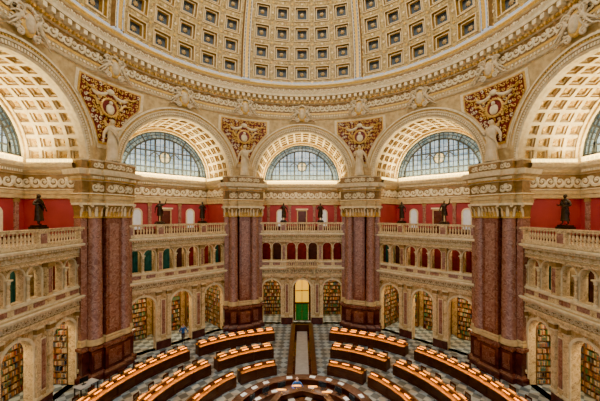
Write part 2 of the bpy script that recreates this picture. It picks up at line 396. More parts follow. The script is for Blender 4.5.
def panel(off,z0,z1,dr,m,cap,nz=26,nc=16):
    P=[]
    for i in range(nz+1):
        z=z0+(z1-z0)*i/nz; L=max(.002,dlim(z,off,cap))
        P.append([pp(-L+2*L*k/nc,z,dr) for k in range(nc+1)])
    mb.grid(P,m,True)
    for e in (0,nc): mb.grid([[P[i][e] for i in range(nz+1)],[(P[i][e][0],P[i][e][1]+.2,P[i][e][2]) for i in range(nz+1)]],m)
    mb.grid([P[nz],[(p[0],p[1]+.2,p[2]) for p in P[nz]]],m)
CAPW=.145; ZP=21.7
panel(.07,17.0,ZP+.26,.05,3,CAPW+.024); panel(.19,17.3,ZP+.11,.09,1,CAPW+.009); panel(.26,17.5,ZP,.12,0,CAPW)
def disc(cz,r,dr,m,n=20,inner=2):
    c=pp(0,cz,dr)
    mb.grid([[(q*cos(2*pi*k/n),c[1]+vv,cz+q*sin(2*pi*k/n)) for k in range(n+1)] for q,vv in ((r,.15),(r,-.05),(r*.88,-.08),(r*.80,-.02),(.001,-.02))],(lambda i,j:(m,m,m,inner)[i]))
disc(20.1,.70,.22,1,inner=0)
c=pp(0,20.1,.24)
mb.sph((0,c[1]-.05,19.95),(.34,.16,.40),3); mb.sph((0,c[1]-.12,20.42),(.14,.14,.16),3)
for k in range(22):
    a=2*pi*k/22; mb.sph((.70*cos(a),c[1],20.1+.70*sin(a)),(.07,.07,.07),1,6,4)
for sx in (-1,1):
    mb.tube([(sx*(.15+1.5*t),c[1]-.05,21.2-.4*sin(pi*t)+.1*t) for t in [i/8 for i in range(9)]],lambda t:.07+.10*sin(pi*t),6,3)
    for (x0,z0,x1,z1) in ((.75,20.6,1.95,21.4),(.85,20.1,1.6,20.8),(.5,19.4,1.0,20.0),(.12,18.7,.42,19.2),(.08,18.1,.2,18.6)):
        mb.tube([(sx*(x0+(x1-x0)*t),pp((x0+(x1-x0)*t)/16,z0+(z1-z0)*t,.19)[1],z0+(z1-z0)*t+.16*sin(5*t)) for t in [i/10 for i in range(11)]],lambda t:.11*(1-.6*t),5,1)
mb.sph((0,c[1]-.08,21.25),(.30,.18,.24),3)
rnd=random.Random(5)
for sx in (-1,1):
    z=17.9
    while z<ZP-.1:
        L=16*dlim(z,.26,CAPW); x=.13+.1*((z*7)%1)
        while x<L-.05:
            if math.hypot(x,z-20.1)>.82:
                r0=.145; a0=rnd.random()*6; pts=[]
                for k in range(10):
                    t=k/9; a=a0+t*1.8*pi; r=r0*(1-t*.8)
                    pts.append(pp(sx*(x+r*cos(a))/16,z+r*sin(a),.15))
                mb.tube(pts,lambda t:.05*(1-.4*t),4,3 if rnd.random()<.45 else 1)
            x+=.33
        z+=.33
pend=mb.mesh('pendentive',[REDF,GOLD,RED,CREAML])
for az in PIERS: trim(pend,-rad(az),'dark red pendentive panel with gold and cream stucco scrolls','ornamental panel')

# ------------------------------------------------------------ ring entablature and dome
mb=MB()
prof=[(15.8,22.1),(15.5,22.2),(15.42,22.35),(15.42,22.55),(15.35,22.6),(15.35,22.75),(15.5,22.82),(15.52,23.75),(15.4,23.8),(15.35,23.95),(15.28,24.0),(15.2,24.3),(14.85,24.4),(14.8,24.6),(14.7,24.75),(14.9,24.82),(15.2,24.85),(15.2,25.35),(15.05,25.42),(14.95,25.6),(15.1,25.68),(15.1,25.8)]
mm=[0,0,1,0,2,0,3,0,1,0,1,1,0,0,1,0,3,0,2,0,0]
mb.lathe(prof,160,mm,sm=False)
mo=motif(.98,.76,0); mo2=motif(.66,.42,0)
for k in range(100):
    a=2*pi*k/100; mb.add(mo,Matrix.Rotation(-a,4,'Z')@Matrix.Translation((0,15.48,23.28)))
for k in range(144):
    a=2*pi*k/144; mb.add(mo2,Matrix.Rotation(-a,4,'Z')@Matrix.Translation((0,15.18,25.1)))
for k in range(168):
    a=2*pi*k/168; b=MB(); b.box(-.14,.14,14.86,15.22,24.04,24.34,0); mb.add(b,Matrix.Rotation(-a,4,'Z'))
for k in range(360):
    a=2*pi*k/360; b=MB(); b.box(-.07,.07,15.2,15.4,23.82,23.97,2); b.box(-.07,.07,15.33,15.45,22.36,22.5,0); mb.add(b,Matrix.Rotation(-a,4,'Z'))
obj('trim_ring',mb.mesh('ring_cornice',[CREAML,CREAM,GOLD,TANG]),label='circular gilded cornice with carved frieze and dentils',cat='cornice',kind='structure')
mb=MB(); DR=15.1; DZ=25.8
def dp(az,ph,d=0): r=(DR+d); return (r*cos(ph)*sin(az),r*cos(ph)*cos(az),DZ+r*sin(ph))
rib=rad(1.9); rows=[rad(.6)]; pitch=[7.3,7.1,6.9,6.6,6.2,5.8,5.3,4.8]
for p_ in pitch: rows.append(rows[-1]+rad(p_))
cw=(rad(45)-2*rib)/5
for s8 in range(8):
    base=rad(22.5+45*s8)
    for (o0,o1,d0,d1,m) in ((-1,-.74,0,-.34,7),(-.74,-.60,-.34,-.34,3),(-.60,-.30,-.2,-.2,8),(-.30,.30,-.36,-.36,1),(.30,.60,-.2,-.2,8),(.60,.74,-.34,-.34,3),(.74,1,-.34,0,7)):
        mb.grid([[dp(base+rib*o0,rad(.2)+i*(rows[-1])/30,d0) for i in range(31)],[dp(base+rib*o1,rad(.2)+i*(rows[-1])/30,d1) for i in range(31)]],m)
    for i in range(40):
        ph=rows[0]+(rows[-1]-rows[0])*(i+.5)/40
        for sx in (-.45,.45):
            q=[dp(base+rib*(sx+x),ph+y*rad(.35),-.24) for x,y in ((-.1,0),(0,-1),(.1,0),(0,1))]; mb.face(q,3)
    for ci in range(5):
        for ri in range(8):
            a0=base+rib+cw*ci; a1=a0+cw; p0,p1=rows[ri],rows[ri+1]
            def ring(ix,d):
                return [dp(a0+(a1-a0)*x,p0+(p1-p0)*y,d) for x,y in ((ix,ix),(1-ix,ix),(1-ix,1-ix),(ix,1-ix),(ix,ix))]
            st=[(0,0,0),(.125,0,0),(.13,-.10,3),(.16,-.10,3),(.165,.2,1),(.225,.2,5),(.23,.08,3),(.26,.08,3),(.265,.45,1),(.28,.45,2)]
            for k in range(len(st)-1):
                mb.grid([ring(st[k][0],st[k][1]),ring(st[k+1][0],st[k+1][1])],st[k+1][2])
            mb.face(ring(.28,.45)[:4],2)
            ac=(a0+a1)/2; pc=(p0+p1)/2; R0=.095*(a1-a0); R1=.095*(p1-p0)
            ctr=dp(ac,pc,.18); n=8
            pts=[dp(ac+R0*(1 if k%2 else .55)*1.3*cos(pi*k/n),pc+R1*(1 if k%2 else .55)*1.3*sin(pi*k/n),.38) for k in range(2*n)]
            for k in range(2*n): mb.face([pts[k],pts[(k+1)%(2*n)],ctr],3)
            for sx_,sy_ in ((0,0),(.5,0),(0,.5),(.25,0),(.75,0),(0,.25),(0,.75)):
                r_=.065 if (sx_+sy_) in (0,.5) else .035
                cc=[dp(a0+(sx_+x*r_)*(a1-a0),p0+(sy_+y*r_)*(p1-p0),-.07) for x,y in ((-1,0),(0,-1),(1,0),(0,1))]
                mb.face(cc,3 if sx_+sy_==.5 else 1)
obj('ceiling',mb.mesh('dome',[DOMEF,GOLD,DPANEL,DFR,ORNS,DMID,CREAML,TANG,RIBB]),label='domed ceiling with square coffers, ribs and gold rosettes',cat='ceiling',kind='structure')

# ------------------------------------------------------------ human figure builder
def skin(vs,es,sub=1):
    me=bpy.data.meshes.new('t'); me.from_pydata([v[0] for v in vs],es,[]); me.update()
    o=bpy.data.objects.new('t',me); COL.objects.link(o)
    sk=o.modifiers.new('s','SKIN'); sb=o.modifiers.new('u','SUBSURF'); sb.levels=sub
    for i,v in enumerate(vs):
        r=v[1]; me.skin_vertices[0].data[i].radius=r if isinstance(r,tuple) else (r,r)
    me.skin_vertices[0].data[0].use_root=True
    dg=bpy.context.evaluated_depsgraph_get(); e=o.evaluated_get(dg); em=e.to_mesh()
    vv=[tuple(v.co) for v in em.vertices]; ff=[tuple(p.vertices) for p in em.polygons]; e.to_mesh_clear()
    bpy.data.objects.remove(o,do_unlink=True); bpy.data.meshes.remove(me)
    return vv,ff
def human(armL,armR,legs=((-.11,.0),(.11,.0)),sub=1,fat=1.0):
    vs=[((0,0,.96),(.16,.12)),((0,.0,1.12),(.135,.10)),((0,0,1.30),(.17,.115)),((0,0,1.43),(.12,.09)),((0,-.01,1.52),.055),((0,-.02,1.58),.06)]
    es=[(0,1),(1,2),(2,3),(3,4),(4,5)]
    for sx,(el,wr) in ((-1,armL),(1,armR)):
        i=len(vs); vs+=[((sx*.18,0,1.42),.065*fat),(el,.046*fat),(wr,.03*fat)]; es+=[(3,i),(i,i+1),(i+1,i+2)]
    for sx,(lx,ly) in zip((-1,1),legs):
        i=len(vs); vs+=[((sx*.09,0,.88),.09),((sx*.1,ly*.55-.02,.49),.06),((lx,ly+.02,.09),.042),((lx,ly-.14,.035),.035)]; es+=[(0,i),(i,i+1),(i+1,i+2),(i+2,i+3)]
    vv,ff=skin(vs,es,sub)
    mb=MB(); mb.v=vv; mb.f=list(ff); mb.m=[0]*len(ff); mb.s=[True]*len(ff)
    for k,f in enumerate(mb.f):
        z=sum(vv[i][2] for i in f)/len(f); x=sum(vv[i][0] for i in f)/len(f)
        mb.m[k]=1 if z<.98 and abs(x)<.26 else 0
        if z<.08: mb.m[k]=3
        if z>1.50 and abs(x)<.12: mb.m[k]=2
    mb.sph((0,-.02,1.665),(.078,.098,.118),2,14,10)
    mb.sph((0,-.122,1.655),(.014,.02,.025),2,6,4)
    for sx in (-1,1):
        mb.sph((sx*.03,-.105,1.675),(.012,.008,.008),3,6,4); mb.sph((sx*.08,-.015,1.66),(.01,.018,.03),2,6,4)
    mb.sph((0,-.108,1.605),(.026,.008,.007),3,6,4)
    for el,wr in (armL,armR):
        w=Vector(wr); d=(w-Vector(el)).normalized(); s_=d.cross(Vector((0,0,1)) if abs(d.z)<.9 else Vector((0,1,0))).normalized(); b=d.cross(s_)
        P=[]
        for t,wd,th in ((0,.026,.02),(.04,.042,.018),(.09,.042,.014),(.1,.02,.008)):
            P.append([w+d*t+s_*wd*cos(2*pi*k/8)+b*th*sin(2*pi*k/8) for k in range(9)])
        mb.grid(P,2,True)
        for fx,L in ((-.03,.065),(-.01,.08),(.01,.075),(.03,.058)):
            q=w+d*.085+s_*fx; mb.tube([q,q+d*L*.5,q+d*L*.85-b*.015,q+d*L-b*.03],.009,5,2)
        q=w+d*.03-s_*.035; mb.tube([q,q-s_*.03+d*.03,q-s_*.035+d*.06-b*.01],.011,5,2)
    return mb
def robe(seed,h0=.03,h1=1.44,rb=.26):
    rnd=random.Random(seed); mb=MB(); P=[]; n=36; ph=rnd.random()*6
    prof=[(0,rb),(.1,rb*.9),(.3,rb*.84),(.5,rb*.82),(.58,.19),(.66,.165),(.78,.185),(.9,.20),(.97,.17),(1,.10)]
    for t,base in prof:
        z=h0+(h1-h0)*t; row=[]
        for k in range(n+1):
            a=2*pi*k/n; f=1+.12*max(0,.8-t)*sin(9*a+ph+2*t)+.05*(1-t)*sin(4*a+ph*2+3*t)
            row.append((base*f*cos(a)*1.08+.03*sin(3*t+ph)*(1-t),base*f*sin(a)*.74,z))
        P.append(row)
    mb.grid(P,0,True)
    for o in (-.02,.03,.08):
        mb.tube([(-.2,-.05,1.38+o),(-.08,-.17,1.24+o),(.08,-.18,1.06+o),(.2,-.1,.9+o),(.24,.02,.62+o)],lambda t:.035,5,0)
    return mb
def hair(long=False):
    mb=MB(); mb.sph((0,.012,1.70),(.086,.092,.10),0,14,8)
    if long: mb.sph((0,.06,1.6),(.075,.05,.12),0,10,6)
    return mb
poses=[(((-.34,.02,1.17),(-.30,-.2,1.22)),((.36,.03,1.16),(.42,-.05,.93))),
       (((-.34,.03,1.15),(-.38,0,.9)),((.42,-.05,1.5),(.48,-.12,1.78))),
       (((-.35,.02,1.14),(-.18,-.26,1.16)),((.35,.02,1.14),(.20,-.26,1.06)))]
HM=[human(*p,legs=((-.11,-.08),(.12,.06)),fat=1.35) for p in poses]
def bronze(i):
    root=bpy.data.objects.new('bronze_statue',None); COL.objects.link(root)
    h=HM[i].mesh('figure',[BRONZE]*4); obj('figure',h,root,(0,0,.22))
    obj('robe',robe(i+3,.25 if i!=1 else .5,rb=.24).mesh('robe',[BRONZE]),root,(0,0,.22))
    obj('hair',hair(i==0).mesh('hair',[BRONZE]),root,(0,0,.22))
    b=MB(); b.box(-.34,.34,-.3,.3,0,.14,0); b.box(-.28,.28,-.25,.25,.14,.23,0)
    obj('plinth',b.mesh('plinth',[BRONZE]),root)
    root['category']='statue'; root['group']='bronze statues on the gallery balustrade'
    return root
protos=[bronze(i) for i in range(3)]
labs=['dark bronze robed statue resting one arm, standing on balustrade','dark bronze robed statue with raised arm on balustrade','dark bronze robed statue holding hands forward on balustrade']
sp_=[(-45,-2.0,1),(-45,2.0,2),(0,-2.0,0),(0,2.0,2),(45,-2.0,0),(45,2.0,1),(-90,1.2,0),(90,-1.2,2)]
used=set()
def bay(az,u,v,z=0):
    a=rad(az); return (u*cos(a)+v*sin(a),-u*sin(a)+v*cos(a),z)
for az,u,i in sp_:
    loc=bay(az,u,15.8,11.1); rz=-rad(az)
    if i not in used:
        used.add(i); r=protos[i]; r.location=loc; r.rotation_euler=(0,0,rz); r['label']=labs[i]; r.scale=(1.04,)*3
    else: clone(protos[i],loc,rz,1.04,labs[i])
def plaster(i,seed):
    root=bpy.data.objects.new('plaster_statue',None); COL.objects.link(root)
    obj('figure',HM[i].mesh('pf',[WHITEST]*4),root); obj('robe',robe(seed,rb=.25).mesh('pr',[WHITEST]),root)
    obj('hair',hair(True).mesh('ph',[WHITEST]),root)
    root['category']='statue'; root['group']='plaster figures above the piers'; root.scale=(1.8,)*3
    return root
pf=[plaster(1,11),plaster(0,12)]
for k,az in enumerate(PIERS):
    loc=pol(rad(az),15.55,15.93); lab=('cream plaster robed statue with raised arm atop marble pier','cream plaster robed statue with lowered arm atop marble pier')[k%2]
    if k<2: r=pf[k]; r.location=loc; r.rotation_euler=(0,0,-rad(az)); r['label']=lab
    else: clone(pf[k%2],loc,-rad(az),1.8,lab)

# ------------------------------------------------------------ piers
pedp=[(-2.0,17.3),(-2.0,15.85),(-1.55,15.85),(-1.55,15.5),(-.72,15.5),(-.72,15.25),(.72,15.25),(.72,15.5),(1.55,15.5),(1.55,15.85),(2.0,15.85),(2.0,17.3)]
core=MB()
pl=[(-1.66,16.42),(1.66,16.42),(3.3,20.4),(-3.3,20.4)]
for i in range(4):
    a,b=pl[i],pl[(i+1)%4]; core.face([(a[0],a[1],0),(b[0],b[1],0),(b[0],b[1],15.9),(a[0],a[1],15.9)],0)
ped=MB(); ped.sweep(pedp,[(.16,0),(.16,.35),(.1,.42),(.04,.5),(0,.6),(0,2.15),(.05,2.2),(.14,2.3),(.14,2.5),(.02,2.55),(-.1,2.6)],[0,0,1,1,0,0,1,1,1,1],sgn=1)
ped.face([(x,y,2.6) for x,y in pedp],0)
ped.box(-.5,.5,15.2,15.26,.85,1.95,1)
for sx in (-1,1): ped.box(sx*1.14-.25,sx*1.14+.25,15.46,15.51,.85,1.95,1)
sh=MB()
sh.sweep([(-.58,16.5),(-.58,15.4),(.58,15.4),(.58,16.5)],[(.1,2.6),(.1,2.75),(.04,2.85),(.08,2.95),(0,3.05),(-.02,11.7)],[1,1,1,1,0])
sh.box(-.36,.36,15.37,15.4,3.4,11.3,2)
for sx in (-1,1):
    p=[(sx*1.78-.2,16.8),(sx*1.78-.2,15.98),(sx*1.78+.2,15.98),(sx*1.78+.2,16.8)]
    sh.sweep(p,[(.08,2.6),(.08,2.75),(.03,2.85),(.06,2.95),(0,3.05),(0,11.7)],[1,1,1,1,2])
cl=MB(); cl.lathe([(.62,2.6),(.62,2.72),(.56,2.76),(.6,2.84),(.55,2.9),(.49,3.0),(.49,6),(.43,11.7)],24,[1,1,1,1,1,0,0])
cap=MB()
def capital(mb,cx,cy,w,z0,z1,square,k=8):
    h=z1-z0
    if square:
        mb.grid([[(cx+q*x,cy-w*0+(-(q-w) if y<0 else .8),z) for x,y in ((-1,1),(-1,-1),(1,-1),(1,1))] for q,z in [(w,z0),(w+.06,z0+.05),(w*.98,z0+.1),(w+.03,z0+h*.5),(w+.14,z0+h*.85),(w+.2,z0+h*.86),(w+.2,z1)]],lambda i,j:(1,1,3,3,0,0)[i])
    else:
        mb.lathe([(w,z0),(w+.06,z0+.05),(w,z0+.1),(w+.05,z0+h*.5),(w+.16,z0+h*.84)],20,[1,1,3,3],cx,cy)
        mb.box(cx-w-.16,cx+w+.16,cy-w-.16,cy+w+.16,z0+h*.86,z1,0)
    for row,(zb,zh) in enumerate(((z0+.1,h*.38),(z0+.12,h*.64))):
        for i in range(k):
            a=2*pi*(i+.5*row)/k
            if square: bx=cx-w+2*w*(i+.5)/k if row==0 else cx-w+2*w*i/(k-1); by=cy; dx,dy=0,-1
            else: dx,dy=cos(a),sin(a); bx,by=cx+dx*w,cy+dy*w
            px,py=-dy,dx; lw=.10
            P=[]
            for t,o,ww in ((0,.02,.8),(.4,.05,1),(.75,.09,.8),(1,.2,.35),(.88,.26,.1)):
                P.append([(bx+dx*o+px*lw*ww*s_,by+dy*o+py*lw*ww*s_,zb+zh*t) for s_ in (-1,0,1)])
            mb.grid(P,0 if row else 1,True)
    for sx in (-1,1):
        pts=[(cx+sx*(w+.06)+.1*(1-t)*cos(t*9)*sx,cy-(.12 if square else w+.1),z1-.24+.1*(1-t)*sin(t*9)) for t in [i/12 for i in range(13)]]
        mb.tube(pts,.04,5,0)
capital(cap,0,15.4,.58,11.7,12.8,True,5)
for sx in (-1,1): capital(cap,sx*1.78,15.98,.2,11.7,12.8,True,2)
capc=MB(); capital(capc,0,0,.46,11.7,12.8,False)
ent=MB()
ent.sweep(pedp,[(-.15,12.8),(.02,12.8),(.02,13.05),(.08,13.08),(.08,13.35),(.16,13.42),(.05,13.5),(.05,14.35),(.12,14.4),(.2,14.5),(.2,14.66),(.42,14.8),(.48,15.0),(.52,15.15),(.3,15.2),(.1,15.25),(.1,15.8),(.15,15.9),(-.6,15.92)],[0,0,1,0,3,1,2,1,3,0,0,1,1,0,0,2,1,0])
ent.face([(x,y,12.8) for x,y in pedp],0)
frieze(ent,-.7,.7,15.18,13.93,.72,1,1.9); 
for sx in (-1,1):
    frieze(ent,sx*1.14-.4,sx*1.14+.4,15.43,13.93,.7,1,1.2); frieze(ent,sx*1.14-.38,sx*1.14+.38,15.38,15.53,.45,1,1.6)
frieze(ent,-.7,.7,15.13,15.53,.45,1,1.6)
for i in range(11):
    u=-.75+i*.15; ent.box(u-.045,u+.045,14.88,15.06,14.5,14.68,1)
for sx in (-1,1):
    for i in range(6):
        u=sx*(.98+i*.13); ent.box(u-.04,u+.04,15.14,15.31,14.5,14.68,1)
meP=dict(core=core.mesh('pier_core',[ROUGE]),ped=ped.mesh('pedestal',[MAROON,ROUGE]),sh=sh.mesh('pilaster',[ROUGE,CREAM,ROUGEL]),
 cl=cl.mesh('column',[ROUGEL,CREAM]),cap=cap.mesh('capital',[CREAML,GOLD,ORNS,TANG]),capc=capc.mesh('column_capital',[CREAML,GOLD,ORNS,TANG]),ent=ent.mesh('entablature',[CREAM,CREAML,TANG,GOLD]))
for az in PIERS:
    r=bpy.data.objects.new('marble_pier',None); COL.objects.link(r); r.rotation_euler=(0,0,-rad(az))
    c=pol(rad(az),16.5); r.location=c
    r['label']='massive red-brown marble pier with gilded capitals and maroon pedestal'; r['category']='pillar'; r['group']='marble piers'
    L=(0,-16.5,0)
    obj('core',meP['core'],r,L); obj('pedestal',meP['ped'],r,L); obj('pilaster',meP['sh'],r,L); obj('capital',meP['cap'],r,L); obj('entablature',meP['ent'],r,L)
    for sx in (-1,1):
        obj('column',meP['cl'],r,(sx*1.1,-.62,0)); obj('column_capital',meP['capc'],r,(sx*1.1,-.62,0))

# ------------------------------------------------------------ gallery balustrades
bal=MB(); bal.lathe([(.07,0),(.07,.06),(.035,.1),(.04,.16),(.085,.34),(.05,.52),(.035,.6),(.06,.66),(.06,.72)],10,0)
balm=bal.mesh('baluster',[SIENAL])
rail=MB(); rail.box(-W,W,V0-.42,V0-.12,10.93,11.08,0); rail.box(-W,W,V0-.46,V0-.08,11.05,11.1,0)
plb=MB(); plb.box(-W,W,V0-.42,V0-.1,9.98,10.21,0)
pst=MB(); pst.box(-.32,.32,-.2,.2,0,1.0,0); pst.box(-.37,.37,-.25,.25,.96,1.11,0); pst.box(-.22,.22,-.22,-.19,.25,.85,1)
railm,plbm,pstm=rail.mesh('rail',[SIENAL]),plb.mesh('plinth',[SIENAL]),pst.mesh('post',[SIENAL,ROUGEL])
colm=MB(); colm.lathe([(.12,0),(.12,.06),(.085,.1),(.085,.14),(.078,1.2),(.1,1.22),(.09,1.27),(.12,1.4)],12,[1,1,1,0,1,1,1]); colm.box(-.14,.14,-.14,.14,1.4,1.48,1); colm.box(-.13,.13,-.13,.13,-.03,0,1)
colm=colm.mesh('colonnette',[SIENAL,CREAML])
for nm,az in BAYS:
    r=bpy.data.objects.new('gallery_balustrade',None); COL.objects.link(r); r.rotation_euler=(0,0,-rad(az)); r.location=bay(az,0,15.7,9.98)
    r['label']='pale yellow marble balustrade edging the upper gallery'; r['category']='balustrade'; r['group']='gallery balustrades'
    L=(0,-15.7,-9.98)
    obj('handrail',railm,r,L); obj('plinth',plbm,r,L)
    posts=(-4.45,-2.0,2.0,4.45) if abs(az)<90 else ((-4.45,-2,1.2,4.45) if az<0 else (-4.45,-1.2,2,4.45))
    for u in posts: obj('post',pstm,r,(u,-.02,0))
    u=-4.05
    while u<4.1:
        if all(abs(u-p)>.42 for p in posts): obj('baluster',balm,r,(u,-.02,.23))
        u+=.235
    for u in (-4.5,-3.34,-.59,.59,3.34,4.5):
        if abs(az)==90 and u*(1 if az>0 else -1)>1.5: continue
        obj('colonnette',colm,None,bay(az,u,V0-.08,6.95),-rad(az),label='slender yellow marble colonnette between small gallery arches',cat='column',group='arcade colonnettes')

def curtain(c1):
    mb=MB(); n=30
    P=[[(-.5+1.0*k/n,.05*sin(k*1.7),z) for k in range(n+1)] for z in (6.3,8.2,8.9,9.2)]
    mb.grid(P,0,True); mb.tube([(-.53,0,9.2),(.53,0,9.2)],.025,6,1)
    return mb.mesh('curtain',[mat('curtain_cloth',c1,tuple(x*.5 for x in c1),2,.8),BRASS])
cr,cg,cb=curtain((.24,.018,.022)),curtain((.02,.12,.11)),curtain((.08,.03,.03))
lab={id(cr):'deep red curtain hanging in small arch',id(cg):'dark teal curtain hanging in small arch',id(cb):'dark brown curtain hanging in small arch'}
pat={-45:[cg,cg,cg,cb,cr,cr,cg],0:[cr,cb,cr,cr,cb,cr,cr],45:[cg,cb,cr,cr,cr,cr,cr],-90:[cb,cb,cb,cb,cg,cb,cr],90:[cg,cb,cb,cg,cr,cb,cb]}
for nm,az in BAYS:
    for u,c in zip(UO,pat[az]):
        if abs(az)==90 and u*(1 if az>0 else -1)>1.5: continue
        obj('curtain',c,None,bay(az,u,17.0,0),-rad(az),label=lab[id(c)],cat='curtain',group='curtains in the upper arcade')

# ------------------------------------------------------------ bookcases and books
bk=MB(); BW=1.35; NS=10; BH=4.3; SH=BH/NS
bk.box(-BW,-BW+.06,0,.4,0,BH+.1,0); bk.box(BW-.06,BW,0,.4,0,BH+.1,0); bk.box(-BW,BW,.36,.4,0,BH+.1,0); bk.box(-BW-.05,BW+.05,-.06,.42,BH+.08,BH+.25,0); bk.box(-.025,.025,0,.38,0,BH+.1,0)
bkf=bk.mesh('bookcase_frame',[WOODL])
shm=MB(); shm.box(-BW+.06,BW-.06,.02,.36,0,.03,0); shm=shm.mesh('shelf',[WOODL])
bcols=[(.34,.055,.03),(.05,.10,.20),(.50,.35,.17),(.05,.15,.07),(.18,.09,.045),(.58,.50,.36),(.10,.09,.09),(.42,.18,.05)]
bmats=[mat('book_cloth_%s'%n,c,tuple(x*.7 for x in c),20,.6) for n,c in zip('abcdefgh',bcols)]
bmesh_=[]
for i,bm_ in enumerate(bmats):
    b=MB(); w=.05+.008*(i%4); h=.25+.02*(i%5)
    b.box(0,w,.0,.2,0,h,0); b.box(.006,w-.006,.005,.195,h-.001,h+.001,1); b.box(-.0005,w+.0005,-.002,.01,h*.75,h*.82,2)
    bmesh_.append((b,w,b.mesh('book',[bm_,PAPER,GOLD])))
allb=[]; cases=[]
for nm,az in BAYS:
    for u in (-3.3,0,3.3):
        if az==0 and u==0: continue
        if abs(az)==90 and u*(1 if az>0 else -1)>1: continue
        cases.append((az,u,19.25 if (abs(az)==45) else 18.9,0))
    if az<0: cases.append((az,4.24,17.8,-pi/2))
    if az>0: cases.append((az,-4.24,17.8,pi/2))
for az,u,v,r0 in cases:
    M=Matrix.Translation(bay(az,u,v,0))@Matrix.Rotation(-rad(az)+r0,4,'Z')
    r=bpy.data.objects.new('bookcase',None); COL.objects.link(r); r.location=bay(az,u,v,0); r.rotation_euler=(0,0,-rad(az)+r0)
    r['label']='tall brown wooden bookcase behind marble arch'; r['category']='bookcase'; r['group']='bookcases behind the ground arcade'
    obj('frame',bkf,r)
    for s_ in range(NS):
        obj('shelf',shm,r,(0,0,.06+s_*SH))
        x=-BW+.08
        while x<BW-.15:
            i=random.randrange(8)
            if random.random()<.10: x+=.10; continue
            if -.11<x<.03: x=.04
            allb.append((tuple(M@Vector((x,.05,.09+s_*SH))),-rad(az)+r0,i)); x+=bmesh_[i][1]+.004
def keyb(b):
    p=b[0]; d=p[1]+16.8
    vis=abs(p[0]/d*300)<300 and (12-p[2])/d*300<187
    return (0 if vis else 1)*1000+math.hypot(p[0],d)
allb.sort(key=keyb)
for p,rz,i in allb[:300]:
    obj('book',bmesh_[i][2],None,p,rz,label='cloth-bound library book upright on a shelf',cat='book',group='books on the arcade shelves')
mb=MB()
for p,rz,i in allb[300:]:
    w=bmesh_[i][1]; t=MB(); t.box(0,w,0,.2,0,.25+.02*(i%5),i)
    mb.add(t,Matrix.Translation(p)@Matrix.Rotation(rz,4,'Z'))
obj('books',mb.mesh('books',bmats),label='many library books filling the arcade shelves',cat='books',kind='stuff')

# ------------------------------------------------------------ central doorway
mb=MB()
awall(mb,-.97,.97,0,4.8,17.0,17.15,[(0,.75,0,3.9)],1,2,frame=1,fw=.1)
mb.box(-.7,.7,17.05,17.1,.05,1.9,0); mb.box(-.02,.02,17.0,17.05,.05,1.9,3)
for sx in (-1,1):
    mb.box(sx*.36-.25,sx*.36+.25,17.02,17.06,.25,1.7,0); mb.sph((sx*.08,17.0,1.05),(.03,.03,.03),3)
mb.box(-.75,.75,16.95,17.12,1.9,2.05,1); mb.box(-.03,.03,17.05,17.12,2.05,4.6,1); mb.box(-.72,.72,17.05,17.12,3.3,3.38,1)
mb.face([(-.75,17.3,2.0),(.75,17.3,2.0),(.75,17.3,4.7),(-.75,17.3,4.7)],4)
obj('door_1',mb.mesh('door',[GREEN,WOOD,CREAM,BRASS,GLOWY]),label='green leather double door below a glowing amber transom',cat='door',kind='structure')
mb=MB(); mb.box(-1.7,1.7,15.2,15.7,6.3,6.42,0); mb.box(-1.6,1.6,15.3,15.7,6.1,6.3,1); mb.box(-1.7,1.7,15.2,15.34,6.95,7.05,0)
for i in range(15): mb.lathe([(.05,6.42),(.03,6.5),(.065,6.65),(.03,6.85),(.05,6.95)],8,0,-1.6+i*3.2/14,15.28)
for c in (-1.3,1.3): mb.sweep([(c-.1,15.7),(c-.1,15.32),(c+.1,15.32),(c+.1,15.7)],[(-.09,5.4),(0,5.8),(.0,6.1)],0)
obj('trim_balcony',mb.mesh('balcony',[SIENAL,ORNS]),label='small bracketed marble balcony above the doorway',cat='balcony',kind='structure')

# ------------------------------------------------------------ cartouches
def scrolls(mb,sx,cx,cz,r0,y,w):
    mb.tube([(sx*(cx+r0*(1-t*.85)*cos(t*10)),y,cz+r0*(1-t*.85)*sin(t*10)) for t in [i/22 for i in range(23)]],lambda t:w*(1-.4*t),6,0)
cart=MB(); cart.sph((0,15.35,22.55),(.5,.22,.75),1,16,10); cart.sph((0,15.22,22.55),(.34,.2,.55),0,14,8)
for sx in (-1,1):
    scrolls(cart,sx,.55,23.1,.3,15.25,.1); scrolls(cart,sx,.5,21.9,.25,15.3,.09)
    for k in range(5):
        cart.tube([(sx*(.5+.2*t*(1+k)*.9),15.3,22.7-.2*k+.5*t-.5*t*t*k*.3) for t in (0,.3,.6,.9,1.1)],lambda t:.09*(1-.7*t),5,0)
for k in range(5): cart.sph((-.3+.15*k,15.25,23.35+.12*sin(pi*k/4)),(.1,.1,.14),0,8,5)
cart=cart.mesh('cartouche',[WHITEST,GOLD])
fg=HM[1].mesh('cherub',[WHITEST]*4)
for az in (0,-45,45,-90,90,-22.5,22.5,-67.5,67.5):
    half=(az in PIERS); zz=22.9 if half else 22.6
    r=bpy.data.objects.new('cartouche',None); COL.objects.link(r); r.location=bay(az,0,15.3,zz); r.rotation_euler=(0,0,-rad(az))
    if half: r.scale=(.95,)*3
    r['label']='cream sculpted cartouche with two figures on the dome cornice'; r['category']='sculpture'; r['group']='cornice cartouches'
    obj('shield',cart,r,(0,-15.3,-22.5))
    for sx in (-1,1):
        f=obj('figure',fg,r,(sx*1.35,-.1,-.65)); f.rotation_euler=(0,-sx*.75,0); f.scale=(.9,)*3

